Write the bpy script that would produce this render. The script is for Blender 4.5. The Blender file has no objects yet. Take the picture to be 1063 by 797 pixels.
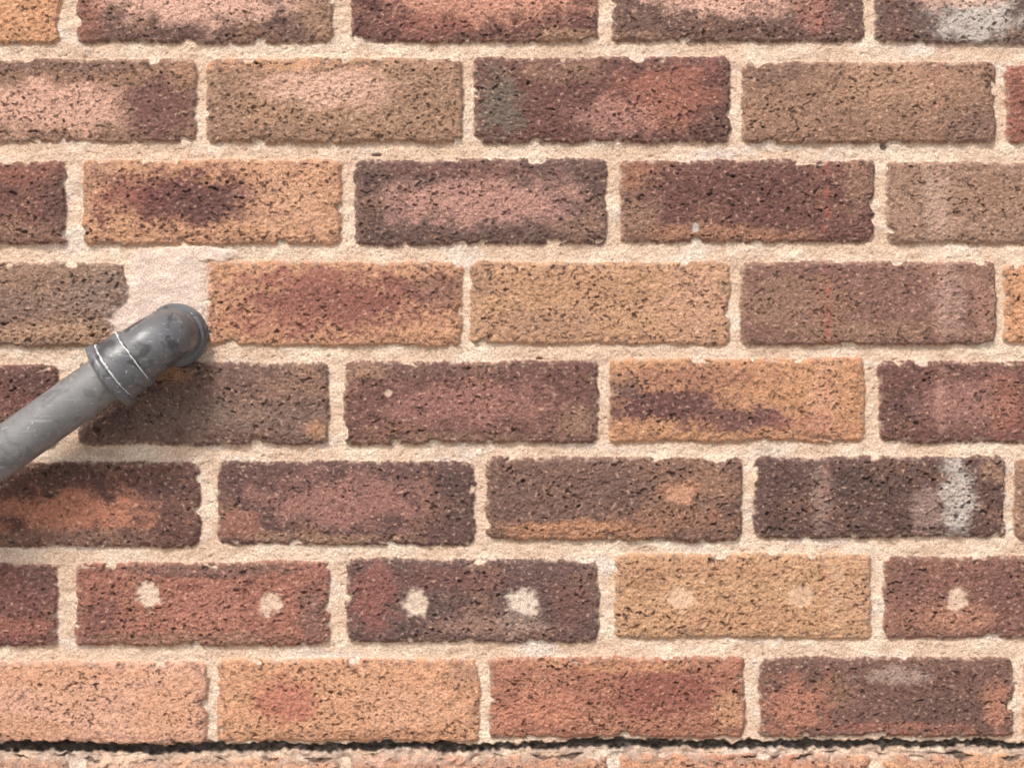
import bpy, math, numpy as np
from mathutils import Vector
S=0.0008; CU=531.5; CV=398.5; Z0=0.62
f32=np.float32
def X(u): return (u-CU)*S
def Z(v): return Z0+(CV-v)*S
scene=bpy.context.scene
def lin(c):
    c=np.array(c,dtype=f32)/255.0
    return np.where(c<=0.04045,c/12.92,((c+0.055)/1.055)**2.4).astype(f32)
# ---------------------------------------------------------------- noise
_l={}
def lat(seed):
    if seed not in _l:
        a=np.random.RandomState(seed).rand(256,256)*2*math.pi
        _l[seed]=(np.cos(a).astype(f32),np.sin(a).astype(f32))
    return _l[seed]
def pn(u,v,su,sv,seed):
    gx,gy=lat(seed)
    x=u/su+seed*17.31; y=v/sv+seed*7.77
    ix=np.floor(x).astype(int); iy=np.floor(y).astype(int)
    fx=(x-ix).astype(f32)[None,:]; fy=(y-iy).astype(f32)[:,None]
    a=ix&255; b=(ix+1)&255; c=iy&255; d=(iy+1)&255
    n00=gx[np.ix_(c,a)]*fx+gy[np.ix_(c,a)]*fy
    n10=gx[np.ix_(c,b)]*(fx-1)+gy[np.ix_(c,b)]*fy
    n01=gx[np.ix_(d,a)]*fx+gy[np.ix_(d,a)]*(fy-1)
    n11=gx[np.ix_(d,b)]*(fx-1)+gy[np.ix_(d,b)]*(fy-1)
    sx=fx*fx*fx*(fx*(fx*6-15)+10); sy=fy*fy*fy*(fy*(fy*6-15)+10)
    t=n00+(n10-n00)*sx; w=n01+(n11-n01)*sx
    return ((t+(w-t)*sy)*1.5).astype(f32)
def ss(a,b,x):
    t=np.clip((x-a)/(b-a),0,1); return t*t*(3-2*t)
def axis(lo,hi,dlo,dhi,step):
    core=list(np.arange(dlo,dhi,step))
    r=[];s=step;p=core[-1]
    while p<hi:
        s=min(14,s*1.06); p+=s; r.append(p)
    l=[];s=step;p=core[0]
    while p>lo:
        s=min(14,s*1.06); p-=s; l.append(p)
    return np.array(l[::-1]+core+r)
STEP=0.85
GV=CV+Z0/S
U=axis(-1900,3000,-20,1085,STEP)
V=axis(-2000,GV+20,-20,820,STEP)
nu,nv=len(U),len(V)
print('grid',nu,nv,nu*nv)
def N(su,sv,seed): return pn(U,V,su,sv,seed)
def R2(su,sv,seed,deg):
    """rotated-lattice gradient noise, so the fine grain shows no axis alignment"""
    gx,gy=lat(seed); ca,sa=math.cos(math.radians(deg)),math.sin(math.radians(deg))
    g=(gx+1j*gy).astype(np.complex64).ravel()
    out=np.empty((nv,nu),f32)
    for r0 in range(0,nv,200):
        v=V[r0:r0+200][:,None]/sv; u=U[None,:]/su
        x=u*ca-v*sa+seed*17.31; y=u*sa+v*ca+seed*7.77
        ix=np.floor(x).astype(np.int32); iy=np.floor(y).astype(np.int32)
        fx=(x-ix).astype(f32); fy=(y-iy).astype(f32)
        a=ix&255;b=(ix+1)&255;c=(iy&255)*256;d=((iy+1)&255)*256
        G=g[c+a]; n00=G.real*fx+G.imag*fy
        G=g[c+b]; n10=G.real*(fx-1)+G.imag*fy
        G=g[d+a]; n01=G.real*fx+G.imag*(fy-1)
        G=g[d+b]; n11=G.real*(fx-1)+G.imag*(fy-1)
        sx=fx*fx*fx*(fx*(fx*6-15)+10); sy=fy*fy*fy*(fy*(fy*6-15)+10)
        t=n00+(n10-n00)*sx; w=n01+(n11-n01)*sx
        out[r0:r0+200]=(t+(w-t)*sy)*1.5
    return out
# shared fields
nA=N(60,40,7); nB=R2(24,17,8,18); nC=R2(10,8,9,-27)
WU=1.8*N(40,30,1)+1.4*R2(15,13,2,31)+0.8*R2(6,6,3,12)
WV=1.8*N(55,30,4)+1.4*R2(17,12,5,-22)+0.8*R2(6.5,5.5,6,40)
g1=R2(4.4,3.8,10,9); g2=R2(7.0,5.6,11,-38); g3=R2(2.5,2.3,12,33); g4=R2(15,10,13,44)
c1=R2(5.2,4.5,14,-37); c2=R2(2.9,2.7,15,21); c3=R2(11,8.5,16,-14)
# ---------------------------------------------------------------- mortar
H=(0.00032*g3+0.00032*g1+0.0006*nC+0.0008*nB).astype(f32)
mp=ss(0.52,0.85,R2(6,5,20,25)); H-=0.0013*mp
base=lin((225,199,174)); alt=lin((214,182,154)); alt2=lin((220,203,188))
k=ss(-0.5,0.6,nA+0.5*nB)[...,None]
C=(alt*(1-k)+base*k).astype(f32)
k=(0.7*ss(0.25,0.7,N(80,25,21)+0.3*nC))[...,None]; C=C*(1-k)+alt2*k
C*=(1+0.16*c2+0.08*c3+0.10*g1+.09*nB)[...,None]
k=(0.5*ss(0.42,0.8,R2(4.5,3.8,22,-31)))[...,None]; C=C*(1-k)+lin((146,116,96))*k
k=(0.38*ss(0.35,0.8,N(70,14,23)+0.4*nC))[...,None]; C=C*(1-k)+lin((174,146,124))*k
# ---------------------------------------------------------------- brick table
OR=(208,152,110);TAN=(188,146,114);BR=(152,116,95);DB=(118,90,80);DM=(120,82,74);RD=(166,106,88);PK=(218,170,147);GY=(138,116,101);DK=(88,69,64)
B=[
(-205,63,-42,45,OR,[]),
(79,346,-44,45,DB,[(205,0,95,26,PK,.9),(90,20,18,30,RD,.5),(330,20,20,30,TAN,.5)]),
(365,621,-44,45,DM,[(500,2,95,22,(205,145,119),.85),(450,25,40,15,RD,.5),(590,38,40,8,TAN,.5)]),
(635,897,-42,44,DB,[(750,0,80,18,PK,.9),(845,15,22,20,(190,125,110),.4),(660,40,60,8,BR,.6)]),
(908,1172,-42,46,(112,92,85),[(1015,18,42,26,(205,193,181),.75),(930,25,18,30,DM,.5),(985,-5,60,14,PK,.6)]),
(-62,205,61,148,BR,[(55,112,92,28,(210,162,138),.9),(165,112,38,32,DM,.9),(60,68,90,9,DB,.6),(192,75,14,20,OR,.3)]),
(214,481,60,149,(172,134,106),[(345,92,66,20,(222,176,150),.75),(235,110,22,40,BR,.6),(300,138,90,10,BR,.6),(440,110,40,40,BR,.5),(300,66,90,8,OR,.6)]),
(491,758,59,149,DM,[(517,108,24,38,(116,103,90),.85),(690,102,55,32,RD,.8),(640,122,40,22,(184,134,119),.55),(580,75,50,12,BR,.6),(740,130,20,22,DK,.5)]),
(769,1034,64,150,(156,119,97),[(830,120,50,24,BR,.5),(930,90,70,24,TAN,.5),(1010,130,30,20,DB,.5),(800,75,40,12,DB,.5)]),
(1043,1310,67,150,RD,[(1060,110,12,40,DM,.4)]),
(-200,69,167,254,DM,[(20,178,60,12,RD,.4),(60,215,12,40,DK,.4),(20,240,50,12,BR,.6)]),
(85,355,165,255,(200,148,112),[(190,207,86,29,(120,77,70),1),(215,212,40,18,DK,.4),(125,200,25,22,RD,.5),(300,215,45,35,(210,161,127),.5),(105,180,20,14,BR,.5)]),
(368,630,165,255,(114,89,81),[(500,208,108,25,(184,136,121),.9),(470,176,90,10,DM,.6),(600,240,30,12,BR,.7),(385,210,14,40,DK,.4)]),
(643,908,166,252,DM,[(662,225,24,26,BR,.8),(750,243,80,9,(172,123,93),.75),(890,190,18,30,BR,.7),(790,205,70,20,(106,71,66),.5),(655,180,20,14,(170,118,87),.6)]),
(920,1186,168,254,(162,127,106),[(970,210,16,44,(202,170,149),.4),(1030,200,40,30,BR,.6),(940,185,20,14,BR,.5)]),
(-132,134,272,360,(148,119,100),[(100,300,34,22,GY,.7),(30,290,50,16,BR,.5),(60,345,60,14,TAN,.6),(10,325,60,16,DB,.4)]),
(214,480,271,360,(200,147,110),[(350,312,108,32,(144,91,80),.95),(450,300,30,22,(124,89,80),.6),(280,335,60,16,RD,.5),(300,290,60,8,RD,.5)]),
(488,758,271,358,(194,149,112),[(720,315,32,40,(198,149,121),.6),(560,335,60,14,BR,.45),(600,300,80,16,(178,131,97),.4),(500,290,14,20,BR,.5)]),
(768,1034,271,359,(140,102,88),[(810,310,35,36,BR,.6),(985,312,18,42,(190,154,138),.4),(860,280,60,8,DM,.5),(900,345,80,10,BR,.8),(1020,315,12,40,(170,126,108),.6)]),
(1041,1310,274,358,OR,[]),
(-200,60,377,462,DM,[(30,395,30,16,DK,.5),(20,440,40,14,BR,.5)]),
(80,342,376,462,(122,95,84),[(180,388,20,10,(196,140,98),.7),(230,430,90,20,GY,.4),(300,400,40,20,BR,.6),(110,430,30,20,DK,.5),(330,445,14,10,OR,.5)]),
(357,621,374,461,(120,84,75),[(490,420,95,22,(154,107,95),.85),(380,385,20,10,TAN,.6),(600,440,22,20,BR,.7),(450,384,90,8,DB,.5),(480,455,100,6,BR,.6)]),
(632,898,371,459,(196,142,102),[(690,420,70,20,(112,75,70),1),(765,435,58,13,(120,82,74),1),(720,392,80,12,(158,108,86),.7),(855,415,14,44,(208,157,129),.4),(650,400,20,14,DB,.7),(840,440,40,12,RD,.4)]),
(912,1180,375,460,DM,[(1000,420,46,24,(162,116,103),.75),(935,425,20,30,DK,.4),(1045,425,20,30,RD,.5)]),
(-62,208,479,568,(110,77,69),[(75,530,85,21,(194,128,98),.9),(60,556,90,8,BR,.5),(180,510,25,24,DK,.5),(40,488,70,8,DK,.4)]),
(225,493,478,566,(108,80,75),[(355,520,92,27,(160,112,99),.8),(250,545,26,16,(168,113,91),.6),(340,558,90,6,TAN,.4),(470,510,18,34,DK,.5)]),
(504,771,474,562,(124,94,81),[(600,551,90,11,(188,133,95),.8),(730,500,38,26,(152,112,90),.8),(640,505,60,14,DB,.6),(530,515,22,32,DB,.7),(700,540,60,14,(152,108,86),.7),(706,513,20,15,(188,131,95),.6)]),
(782,1044,473,558,(104,79,72),[(992,514,17,44,(202,190,177),.7),(853,515,11,38,(172,143,128),.4),(962,530,16,30,(172,143,129),.5),(900,500,30,20,DK,.5),(1030,490,14,12,TAN,.5)]),
(1053,1320,474,560,BR,[]),
(-200,60,584,671,(126,83,76),[(20,650,40,12,RD,.5),(40,600,20,12,DK,.5)]),
(78,343,583,670,(162,106,89),[(220,592,100,8,DB,.7),(105,640,26,24,DM,.7),(220,630,50,24,(174,115,97),.6),(325,635,16,30,DB,.6),(200,662,100,7,BR,.6)]),
(359,622,579,667,(110,86,80),[(385,620,26,36,(148,92,81),.75),(470,600,60,14,(122,82,75),.7),(520,650,60,10,(160,123,105),.7),(590,625,22,30,DM,.7),(543,640,26,18,(154,132,118),.55)]),
(638,905,574,663,(198,153,113),[(770,640,80,16,(184,133,99),.5),(665,600,26,20,(172,127,93),.6),(890,620,16,36,(190,143,113),.5),(740,590,80,8,(182,131,99),.5)]),
(917,1182,577,662,(140,98,84),[(940,600,22,20,DM,.7),(1040,615,25,28,DM,.7),(993,640,34,16,(180,127,101),.7)]),
(-62,216,686,773,(216,163,134),[(60,700,90,12,(202,146,110),.6),(180,735,40,30,(206,150,114),.6),(20,755,60,12,(192,138,104),.6)]),
(225,498,683,770,(208,153,115),[(296,727,36,26,(178,106,86),.75),(420,735,50,24,(212,158,127),.5),(480,700,16,14,BR,.5),(390,762,90,6,(176,124,92),.6)]),
(508,773,681,766,(172,115,91),[(690,718,60,24,(146,88,75),.85),(560,735,40,22,(188,125,97),.7),(640,690,100,7,(190,135,97),.7),(755,740,14,26,(196,145,107),.7)]),
(788,1052,681,765,(122,89,78),[(822,735,34,30,(182,119,94),.75),(930,700,36,9,(192,167,149),.45),(1035,735,16,26,(190,127,100),.65),(980,735,40,14,DK,.5),(930,756,80,7,RD,.6)]),
(1062,1325,684,766,OR,[]),
(85,352,786,874,(206,156,120),[(120,790,60,8,(225,186,158),.8)]),
(364,630,784,873,(190,140,110),[(420,786,50,7,PK,.7)]),
(642,904,782,872,(200,144,110),[(780,786,60,9,(176,118,92),.7)]),
(916,1180,782,872,(206,152,112),[(960,786,40,8,(176,126,102),.6)]),
(-190,72,787,874,(190,146,118),[]),
]
rs=np.random.RandomState(5)
pal=[OR,TAN,BR,DB,DM,RD,PK,GY,(190,142,104),(120,80,70),(108,76,70)]
B0=list(B)
def overl(u0,u1,v0,v1):
    for b in B0:
        if u0<b[1]+4 and u1>b[0]-4 and v0<b[3]+4 and v1>b[2]-4: return True
    return False
for r in range(-20,12):
    v0=60+r*103.9
    off=-62 if r%2==0 else -202
    if r>6: v0+=3
    for i in range(-8,12):
        u0=off+i*278.5+rs.uniform(-3,3)+ (4 if r%2 else 0); u1=u0+265+rs.uniform(-3,3)
        a=v0+rs.uniform(-2,2)
        if v0+88>GV+10: continue
        if overl(u0+25,u1-25,a+8,a+80): continue
        if 134<(u0+u1)/2<214 and 250<a<370: continue
        b0=pal[rs.randint(len(pal))]; b1=pal[rs.randint(len(pal))]
        B.append((u0,u1,a,a+88,b0,[((u0+u1)/2+rs.uniform(-50,50),a+44,rs.uniform(50,105),rs.uniform(18,32),b1,.75)]))
def win(u0,u1,v0,v1):
    a,b=np.searchsorted(U,[u0,u1]); c,d=np.searchsorted(V,[v0,v1])
    return slice(c,d),slice(a,b)
grain=0.65*c1+0.65*c2+0.3*c3
SPK=ss(0.18,0.55,grain)
LGT=ss(0.20,0.66,R2(4.6,3.7,30,17)*0.75+0.5*c2)
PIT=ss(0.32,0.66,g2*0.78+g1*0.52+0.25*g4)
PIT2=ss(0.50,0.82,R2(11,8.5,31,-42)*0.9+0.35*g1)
MOT=ss(-0.35,0.45,nB*0.6+nC*0.55+0.5*c3)
for bi,(u0,u1,v0,v1,bc,bl) in enumerate(B):
    sy,sx=win(u0-14,u1+14,v0-14,v1+14)
    if sy.stop-sy.start<2 or sx.stop-sx.start<2: continue
    sl=(sy,sx)
    uu=U[None,sx]+WU[sl]; vv=V[sy][:,None]+WV[sl]
    rr=rs.uniform(6,11)
    cu,cv=(u0+u1)/2,(v0+v1)/2
    sk=rs.uniform(-.006,.006)
    vv=vv+sk*(uu-cu)
    qx=np.abs(uu-cu)-(u1-u0)/2+rr; qy=np.abs(vv-cv)-(v1-v0)/2+rr
    sd=np.sqrt(np.maximum(qx,0)**2+np.maximum(qy,0)**2)+np.minimum(np.maximum(qx,qy),0)-rr
    chip=ss(0.34,0.8,nB[sl]+0.4*nC[sl])*8.0
    sd=sd+chip*ss(-14,0,sd)
    m=ss(1.4,-1.7,sd+0.9*c2[sl])
    prof=ss(1.8,-4.2,sd)*0.75+ss(0,-15,sd)*0.25
    hb=rs.uniform(0.0040,0.0060)
    tx,ty=rs.uniform(-.0006,.0006),rs.uniform(-.0006,.0006)
    rough=rs.uniform(0.8,1.25)
    h=hb*prof+prof*(tx*(uu-cu)/130+ty*(vv-cv)/44)
    dp=0.6+0.4*ss(-.5,.5,nA[sl]+.6*nB[sl])
    tex=0.00058*g1[sl]+0.00042*g3[sl]+0.00050*g2[sl]+0.0006*g4[sl]-dp*(0.0019*PIT[sl]+0.0020*PIT2[sl])
    h=h+tex*rough*ss(0.2,0.9,prof)
    col=np.empty(h.shape+(3,),f32); col[:]=lin(bc)
    k=(0.36*MOT[sl])[...,None]; col=col*(1-k)+col*lin((206,198,193))*k
    k=(0.20*ss(0.1,0.8,nA[sl]+0.5*c3[sl]))[...,None]; col=col*(1-k)+lin(OR)*k*0.9
    wn=0.46*nB[sl]+0.30*nC[sl]
    gr=grain[sl]
    for (a,b,ra,rb,cc,st) in bl:
        ww=np.sqrt(((uu-a)/ra)**2+((vv-b)/rb)**2)+wn*0.9
        fld=ss(1.4,0.42,ww)
        k=st*np.clip(fld*1.15+0.75*(fld*(1-fld)*4)*gr*0.9,0,1)
        k=k[...,None]
        col=col*(1-k)+lin(cc)*k*(1+0.12*c3[sl][...,None])
    k=(0.42*ss(-14,-3,sd)*ss(-.2,.5,nC[sl]+nB[sl]*.6+.4*gr))[...,None]; col=col*(1-k)+lin(DB)*k
    dens=0.5+0.5*ss(-.4,.5,nA[sl]+nB[sl])
    k=(0.80*SPK[sl]*dens)[...,None]; col=col*(1-k)+lin((70,54,49))*k
    k=(0.58*LGT[sl]*(1-SPK[sl]))[...,None]; col=col*(1-k)+(col*0.64+lin((236,196,164))*0.55)*k
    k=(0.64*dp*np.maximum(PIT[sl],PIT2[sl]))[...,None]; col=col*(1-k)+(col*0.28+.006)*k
    k=(0.6*ss(-6,0,sd)*ss(0,.5,c1[sl]+nC[sl]))[...,None]; col=col*(1-k)+lin((212,182,156))*k
    mm=m[...,None]
    C[sl]=C[sl]*(1-mm)+col*mm
    H[sl]=H[sl]*(1-m)+h*m
def blob(u,v,ru,rv,wob=.35,p=2):
    w=(np.abs((U[None,:]+2*c3-u)/ru)**p+np.abs((V[:,None]+2*nC-v)/rv)**p)**(1/p)+wob*(0.6*nC+0.35*c1+.4*nB)
    return ss(1.15,0.8,w)
# mortar repair round the waste pipe
k=np.maximum(blob(174,304,41,46,.12,5),blob(200,264,42,9,.2))
k=np.maximum(k,blob(146,332,34,22,.25))
kk=(k*0.93)[...,None]; C=C*(1-kk)+lin((223,197,180))*(1+0.06*c3+0.07*c2+.12*nB+.05*g1)[...,None]*kk
H=H*(1-k)+(0.0028+0.0006*nB+0.00028*g1+.0004*nC)*k
# filled screw holes
for (u,v,ru,rv,cc,hh) in [(154,617,11,14,(228,201,176),.0042),(283,627,12,11,(224,193,166),.0042),(432,626,12,13,(226,201,176),.0042),(543,623,15,13,(228,207,184),.0044),
    (706,620,14,12,(222,184,152),.0042),(831,618,13,11,(212,174,140),.0042),(993,621,11,12,(224,190,163),.0042),(705,512,14,11,(190,140,110),.0048),(403,407,4,3,(214,182,160),.0042),(722,236,4,4,(194,184,174),.0046)]:
    w_=np.sqrt(((U[None,:]+2*c3-u)/ru)**2+((V[:,None]+2*nC-v)/rv)**2)+.45*(0.6*nC+0.35*c1+.4*nB)
    k=ss(1.3,0.7,w_); k=k*(1-0.35*SPK)*(1-.4*PIT); kk=(0.88*k)[...,None]
    C=C*(1-kk)+lin(cc)*(1+0.16*c2+.12*g1)[...,None]*kk
    H=H*(1-k)+(hh-0.0006+0.0004*nC+.0003*g1)*k
def streak(u,w,v0,v1,cc,st):
    global C
    d=np.abs(U[None,:]-u-3*nA-1.5*nC)/w
    k=st*ss(1,0.1,d)*ss(v0,v0+30,V)[:,None]*ss(v1,v1-30,V)[:,None]*ss(-.35,.5,nB+.6*grain+.4*c3)
    kk=k[...,None]; C=C*(1-kk)+lin(cc)*kk
streak(856,5,150,370,(190,94,82),.42)
streak(856,6,370,470,(190,104,88),.25)
streak(848,9,-60,60,(190,108,95),.32)
streak(858,5,460,800,(194,116,98),.28)
streak(868,15,540,700,(222,184,158),.34)
streak(977,11,160,470,(216,178,158),.28)
streak(974,5,-20,470,(200,126,110),.22)
streak(1000,10,480,580,(216,204,194),.26)
# perished damp course joint
z0=np.array([0.])
line=775.5+3.0*pn(U,z0,70,9,41)[0]+1.8*pn(U,z0,17,9,42)[0]-2.5*ss(350,700,U)
th=3.2+4.0*np.clip(pn(U,z0,38,9,43)[0]+.2,0,1)+2.0*pn(U,z0,9,9,44)[0]+1.2*ss(300,0,U)
th=np.maximum(th,0.7)
d=np.abs(V[:,None]-line[None,:]+1.8*c1+1.8*nC)-th[None,:]
rub=ss(-3,2,V[:,None]-line[None,:])*ss(26,10,V[:,None]-line[None,:]+8*nB)
kk=(0.85*rub*ss(-.3,.3,nB+.6*c3))[...,None]; C=C*(1-kk)+lin((176,150,131))*(1+.35*c1+.25*nC)[...,None]*kk
H-=0.0030*rub*(0.5+nC+.6*nB)
k=ss(1.6,-1.2,d); kk=(k*.95)[...,None]; C=C*(1-kk)+lin((54,49,47))*np.clip(1+1.0*c3+.6*c1,.4,2.5)[...,None]*kk; H=H*(1-k)+(-0.0040+.0030*nC+.0016*g1)*k
line2=line+11+5*pn(U,z0,30,9,45)[0]
th2=4.0*pn(U,z0,22,9,46)[0]-.4
d2=np.abs(V[:,None]-line2[None,:]+1.5*c1+nC)-th2[None,:]
k=ss(1.0,-1.0,d2); kk=(k*.85)[...,None]; C=C*(1-kk)+lin((80,66,60))*kk; H-=0.003*k
for (u,v,ru,rv) in [(917,153,4,4),(391,161,6,2),(560,372,4,1.5),(103,446,2.5,3)]:
    k=ss(1.1,.5,np.sqrt(((U[None,:]-u)/ru)**2+((V[:,None]-v)/rv)**2)+.4*c1)
    kk=(.7*k)[...,None]; C=C*(1-kk)+lin((80,58,50))*kk; H-=.0025*k
C=np.maximum(C,.004)
lum=(C@np.array([.25,.6,.15],dtype=f32))[...,None]
C=C*0.88+lum*0.12
C=np.clip(C*0.98,0.004,0.74)
# ---------------------------------------------------------------- wall mesh
me=bpy.data.meshes.new('brick_face')
co=np.empty((nv,nu,3),f32)
co[...,0]=X(U)[None,:]; co[...,2]=Z(V)[:,None]; co[...,1]=-H
me.vertices.add(nu*nv); me.vertices.foreach_set('co',co.ravel())
idx=np.arange(nu*nv,dtype=np.int32).reshape(nv,nu)
q=np.stack([idx[:-1,:-1],idx[1:,:-1],idx[1:,1:],idx[:-1,1:]],-1).reshape(-1,4)
nf=len(q)
me.loops.add(nf*4); me.loops.foreach_set('vertex_index',q.ravel())
me.polygons.add(nf); me.polygons.foreach_set('loop_start',np.arange(0,nf*4,4,dtype=np.int32))
me.polygons.foreach_set('use_smooth',np.ones(nf,dtype=bool))
at=me.attributes.new('fired_clay','FLOAT_COLOR','POINT')
ca=np.ones((nv*nu,4),f32); ca[:,:3]=C.reshape(-1,3); at.data.foreach_set('color',ca.ravel())
me.update(); me.validate()
wall=bpy.data.objects.new('brick_wall',None); scene.collection.objects.link(wall)
face=bpy.data.objects.new('brick_face',me); scene.collection.objects.link(face); face.parent=wall

def mat(name):
    m=bpy.data.materials.new(name); m.use_nodes=True
    nt=m.node_tree; return m,nt,nt.nodes['Principled BSDF']
def node(nt,t,**k):
    n=nt.nodes.new(t)
    for a,b in k.items(): setattr(n,a,b)
    return n
m,nt,bs=mat('brick_and_mortar')
a=node(nt,'ShaderNodeAttribute',attribute_name='fired_clay')
tc=node(nt,'ShaderNodeTexCoord')
n1=node(nt,'ShaderNodeTexNoise'); n1.inputs['Scale'].default_value=800; n1.inputs['Detail'].default_value=3
nt.links.new(tc.outputs['Object'],n1.inputs['Vector'])
mr=node(nt,'ShaderNodeMapRange'); mr.inputs['From Min'].default_value=.3; mr.inputs['From Max'].default_value=.7
mr.inputs['To Min'].default_value=.68; mr.inputs['To Max'].default_value=1.32
nt.links.new(n1.outputs['Fac'],mr.inputs['Value'])
vm=node(nt,'ShaderNodeVectorMath',operation='SCALE')
nt.links.new(a.outputs['Color'],vm.inputs[0]); nt.links.new(mr.outputs['Result'],vm.inputs['Scale'])
nt.links.new(vm.outputs['Vector'],bs.inputs['Base Color'])
bs.inputs['Roughness'].default_value=.93; bs.inputs['Specular IOR Level'].default_value=.25
bp=node(nt,'ShaderNodeBump'); bp.inputs['Strength'].default_value=.9; bp.inputs['Distance'].default_value=.0009
nt.links.new(n1.outputs['Fac'],bp.inputs['Height']); nt.links.new(bp.outputs['Normal'],bs.inputs['Normal'])
me.materials.append(m)

def plainmat(name,c,c2,scale,rough=.9,bump=.3,dist=.003):
    m,nt,bs=mat(name)
    tc=node(nt,'ShaderNodeTexCoord'); n=node(nt,'ShaderNodeTexNoise'); n.inputs['Scale'].default_value=scale; n.inputs['Detail'].default_value=8
    nt.links.new(tc.outputs['Object'],n.inputs['Vector'])
    r=node(nt,'ShaderNodeValToRGB'); r.color_ramp.elements[0].color=(*c,1); r.color_ramp.elements[1].color=(*c2,1)
    r.color_ramp.elements[0].position=.35; r.color_ramp.elements[1].position=.65
    nt.links.new(n.outputs['Fac'],r.inputs['Fac']); nt.links.new(r.outputs['Color'],bs.inputs['Base Color'])
    b=node(nt,'ShaderNodeBump'); b.inputs['Strength'].default_value=bump; b.inputs['Distance'].default_value=dist
    nt.links.new(n.outputs['Fac'],b.inputs['Height']); nt.links.new(b.outputs['Normal'],bs.inputs['Normal'])
    bs.inputs['Roughness'].default_value=rough
    return m
def box(name,x0,x1,y0,y1,z0,z1,mt,parent=None,bev=0):
    me=bpy.data.meshes.new(name)
    vs=[(x,y,z) for x in (x0,x1) for y in (y0,y1) for z in (z0,z1)]
    me.from_pydata(vs,[],[(0,1,3,2),(4,6,7,5),(0,4,5,1),(2,3,7,6),(0,2,6,4),(1,5,7,3)])
    me.materials.append(mt)
    o=bpy.data.objects.new(name,me); scene.collection.objects.link(o)
    if parent: o.parent=parent
    if bev:
        md=o.modifiers.new('b','BEVEL'); md.width=bev; md.segments=3
    return o
mcore=plainmat('wall_core_brick',(.2,.09,.06),(.3,.16,.1),20)
mcap=plainmat('coping_concrete',(.32,.3,.27),(.42,.39,.35),30)
xa,xb=X(U[0]),X(U[-1]); zt=Z(V[0])
box('wall_core',xa,xb,.012,.215,-.05,zt-.001,mcore,wall)
box('coping',xa-.02,xb+.02,-.03,.25,zt+.001,zt+.06,mcap,wall,.006)
mg=plainmat('paving_concrete',(.28,.265,.245),(.38,.36,.33),9)
gm=bpy.data.meshes.new('ground'); gm.from_pydata([(-300,-300,0),(300,-300,0),(300,300,0),(-300,300,0)],[],[(0,1,2,3)]); gm.materials.append(mg)
go=bpy.data.objects.new('ground',gm); scene.collection.objects.link(go)

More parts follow.
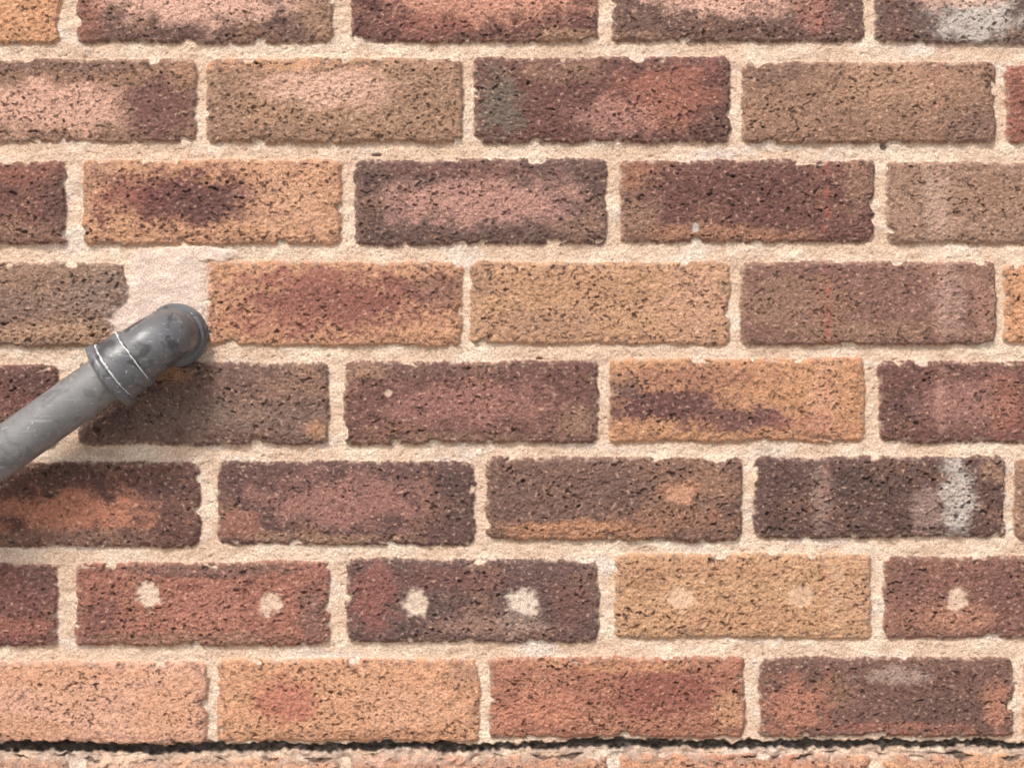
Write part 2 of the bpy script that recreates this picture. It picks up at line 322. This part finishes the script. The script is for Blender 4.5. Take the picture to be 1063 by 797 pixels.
# ---------------------------------------------------------------- waste pipe
def pvc(name,c,c2,dk=.55):
    m,nt,bs=mat(name)
    tc=node(nt,'ShaderNodeTexCoord')
    n=node(nt,'ShaderNodeTexNoise'); n.inputs['Scale'].default_value=28; n.inputs['Detail'].default_value=9; n.inputs['Roughness'].default_value=.65
    nt.links.new(tc.outputs['Object'],n.inputs['Vector'])
    r=node(nt,'ShaderNodeValToRGB'); e=r.color_ramp.elements
    e[0].position=.3; e[0].color=(*c,1); e[1].position=.68; e[1].color=(*c2,1)
    nt.links.new(n.outputs['Fac'],r.inputs['Fac'])
    mp=node(nt,'ShaderNodeMapping'); mp.inputs['Rotation'].default_value=(0,math.radians(35),0); mp.inputs['Scale'].default_value=(14,420,420)
    nt.links.new(tc.outputs['Object'],mp.inputs['Vector'])
    n2=node(nt,'ShaderNodeTexNoise'); n2.inputs['Scale'].default_value=1; n2.inputs['Detail'].default_value=3
    nt.links.new(mp.outputs['Vector'],n2.inputs['Vector'])
    r2=node(nt,'ShaderNodeValToRGB'); e=r2.color_ramp.elements; e[0].position=.60; e[0].color=(0,0,0,1); e[1].position=.74; e[1].color=(1,1,1,1)
    nt.links.new(n2.outputs['Fac'],r2.inputs['Fac'])
    mx=node(nt,'ShaderNodeMix',data_type='RGBA'); mx.inputs[7].default_value=(.5,.49,.47,1)
    ml=node(nt,'ShaderNodeMath',operation='MULTIPLY'); ml.inputs[1].default_value=.5
    nt.links.new(r2.outputs['Color'],ml.inputs[0]); nt.links.new(ml.outputs[0],mx.inputs[0]); nt.links.new(r.outputs['Color'],mx.inputs[6])
    n3=node(nt,'ShaderNodeTexNoise'); n3.inputs['Scale'].default_value=60; n3.inputs['Detail'].default_value=7; n3.inputs['Distortion'].default_value=1.0
    nt.links.new(tc.outputs['Object'],n3.inputs['Vector'])
    r3=node(nt,'ShaderNodeValToRGB'); e=r3.color_ramp.elements; e[0].position=.53; e[0].color=(0,0,0,1); e[1].position=.62; e[1].color=(1,1,1,1)
    nt.links.new(n3.outputs['Fac'],r3.inputs['Fac'])
    ml3=node(nt,'ShaderNodeMath',operation='MULTIPLY'); ml3.inputs[1].default_value=dk
    nt.links.new(r3.outputs['Color'],ml3.inputs[0])
    mx3=node(nt,'ShaderNodeMix',data_type='RGBA'); mx3.inputs[7].default_value=(.035,.035,.038,1)
    nt.links.new(ml3.outputs[0],mx3.inputs[0]); nt.links.new(mx.outputs[2],mx3.inputs[6])
    n4=node(nt,'ShaderNodeTexNoise'); n4.inputs['Scale'].default_value=330; n4.inputs['Detail'].default_value=2
    nt.links.new(tc.outputs['Object'],n4.inputs['Vector'])
    r4=node(nt,'ShaderNodeValToRGB'); e=r4.color_ramp.elements; e[0].position=.68; e[0].color=(0,0,0,1); e[1].position=.75; e[1].color=(.7,.7,.7,1)
    nt.links.new(n4.outputs['Fac'],r4.inputs['Fac'])
    mx4=node(nt,'ShaderNodeMix',data_type='RGBA'); mx4.inputs[7].default_value=(.55,.53,.5,1)
    nt.links.new(r4.outputs['Color'],mx4.inputs[0]); nt.links.new(mx3.outputs[2],mx4.inputs[6])
    nt.links.new(mx4.outputs[2],bs.inputs['Base Color'])
    mr=node(nt,'ShaderNodeMapRange'); mr.inputs['To Min'].default_value=.24; mr.inputs['To Max'].default_value=.50
    nt.links.new(n.outputs['Fac'],mr.inputs['Value']); nt.links.new(mr.outputs['Result'],bs.inputs['Roughness'])
    b=node(nt,'ShaderNodeBump'); b.inputs['Strength'].default_value=.25; b.inputs['Distance'].default_value=.001
    nt.links.new(n3.outputs['Fac'],b.inputs['Height']); nt.links.new(b.outputs['Normal'],bs.inputs['Normal'])
    return m
mp_=pvc('weathered_grey_pipe',(.15,.15,.151),(.235,.232,.228),.3)
me_=pvc('grey_elbow_plastic',(.092,.094,.098),(.165,.167,.171),.7)
mw=plainmat('white_sealant',(.5,.5,.48),(.72,.72,.69),200,.6)
root=bpy.data.objects.new('waste_pipe',None); scene.collection.objects.link(root)
import bmesh
def sweep(name,stations,mt,n=72,cap=True):
    vs=[];fs=[]
    for (p,t,r) in stations:
        t=t.normalized(); s=BN.normalized(); o=t.cross(s).normalized()
        for i in range(n):
            a=2*math.pi*i/n; vs.append(p+r*(math.cos(a)*s+math.sin(a)*o))
    for j in range(len(stations)-1):
        for i in range(n):
            fs.append((j*n+i,j*n+(i+1)%n,(j+1)*n+(i+1)%n,(j+1)*n+i))
    if cap:
        fs.append(tuple(range(n))[::-1]); fs.append(tuple((len(stations)-1)*n+i for i in range(n)))
    me=bpy.data.meshes.new(name); me.from_pydata([tuple(v) for v in vs],[],fs); me.materials.append(mt)
    for p in me.polygons: p.use_smooth=len(p.vertices)==4
    bm=bmesh.new(); bm.from_mesh(me); bmesh.ops.recalc_face_normals(bm,faces=bm.faces)
    for e in bm.edges:
        if len(e.link_faces)==2 and e.calc_face_angle(0)>math.radians(38): e.smooth=False
    bm.to_mesh(me); bm.free()
    o=bpy.data.objects.new(name,me); scene.collection.objects.link(o); o.parent=root; return o
W=Vector((0,-1,0)); ang=math.radians(35.5); D=Vector((-math.cos(ang),0,-math.sin(ang)))
BN=W.cross(D)
C0=Vector((X(183.5),0,Z(348)))
R=.025; L0=.0185
st=[]
for (y,r) in [(-.02,.0205),(.0005,.0205),(.002,.0256),(.0030,.0264),(.0072,.0264),(.0082,.0258),(.0088,.0238),(.0114,.0236),(.0118,.0248),(.0124,.0252),(.0156,.0252),(.0164,.0246),(.0168,.0222),(L0-.001,.0216)]:
    st.append((C0+W*y,W,r))
cen=C0+W*L0+D*R
for k_ in range(0,21):
    a=math.pi/2*k_/20
    p=cen-D*R*math.cos(a)+W*R*math.sin(a); t=W*math.cos(a)+D*math.sin(a)
    st.append((p,t,.0216+.0014*k_/20))
E=cen+W*R
for (l,r) in [(.003,.0231),(.0050,.0232),(.0058,.0249),(.0068,.0256),(.0270,.0258),(.0278,.0265),(.0284,.0284),(.0296,.0293),(.0338,.0293),(.0350,.0287),(.0360,.0262),(.0360,.0200),(.030,.0197)]:
    st.append((E+D*l,D,r))
sweep('elbow',st,me_)
zlen=(E.z)/math.sin(ang)+.03
sweep('pipe',[(E+D*(.025+(zlen-.025)*i/40),D,.0195) for i in range(41)],mp_)
def bead(name,l,rad,t,a0,a1,seed):
    rs=np.random.RandomState(seed); cu=bpy.data.curves.new(name,'CURVE'); cu.dimensions='3D'; cu.bevel_depth=1; cu.bevel_resolution=3
    sp=cu.splines.new('POLY'); n=90; sp.points.add(n-1)
    s=BN.normalized(); o=D.cross(s).normalized(); w=0
    for i in range(n):
        a=math.radians(a0+(a1-a0)*i/(n-1)); w=.85*w+.00022*rs.randn()
        p=E+D*(l+w)+rad*(math.cos(a)*s+math.sin(a)*o)
        sp.points[i].co=(*p,1); sp.points[i].radius=t*(.2+1.0*rs.rand())*min(1,4*min(i,n-1-i)/n+.1)
    cu.materials.append(mw)
    ob=bpy.data.objects.new(name,cu); scene.collection.objects.link(ob); ob.parent=root
bead('sealant_bead_socket',.0068,.0254,.0009,0,360,3)
bead('sealant_bead_lip',.0270,.0259,.0011,0,360,4)

# ---------------------------------------------------------------- light
el=math.radians(50); az=math.radians(-24)
sd_=Vector((math.sin(az)*math.cos(el),-math.cos(az)*math.cos(el),math.sin(el)))
L=bpy.data.lights.new('sun','SUN'); L.energy=2.8; L.angle=math.radians(12); L.color=(1,.97,.935)
lo=bpy.data.objects.new('sun',L); scene.collection.objects.link(lo); lo.rotation_euler=(-sd_).to_track_quat('-Z','Y').to_euler(); lo.location=(-2,-4,5)
w=bpy.data.worlds.new('World'); scene.world=w; w.use_nodes=True
nt=w.node_tree; bg=nt.nodes['Background']; sk=nt.nodes.new('ShaderNodeTexSky'); sk.sky_type='NISHITA'; sk.sun_disc=False
sk.sun_elevation=el; sk.sun_rotation=math.atan2(sd_.x,sd_.y); sk.dust_density=4; sk.air_density=1.0; sk.ozone_density=.6
nt.links.new(sk.outputs[0],bg.inputs[0]); bg.inputs[1].default_value=.15
# ---------------------------------------------------------------- camera
cam=bpy.data.cameras.new('camera'); co_=bpy.data.objects.new('camera',cam); scene.collection.objects.link(co_)
dist=1.6; cam.sensor_width=36; cam.lens=36*dist/(1063*S); cam.clip_end=1000; cam.clip_start=.05
co_.location=(0,-dist-.002,Z0); co_.rotation_euler=(math.pi/2,0,0); scene.camera=co_
scene.view_settings.view_transform='Standard'; scene.view_settings.look='None'; scene.view_settings.exposure=0
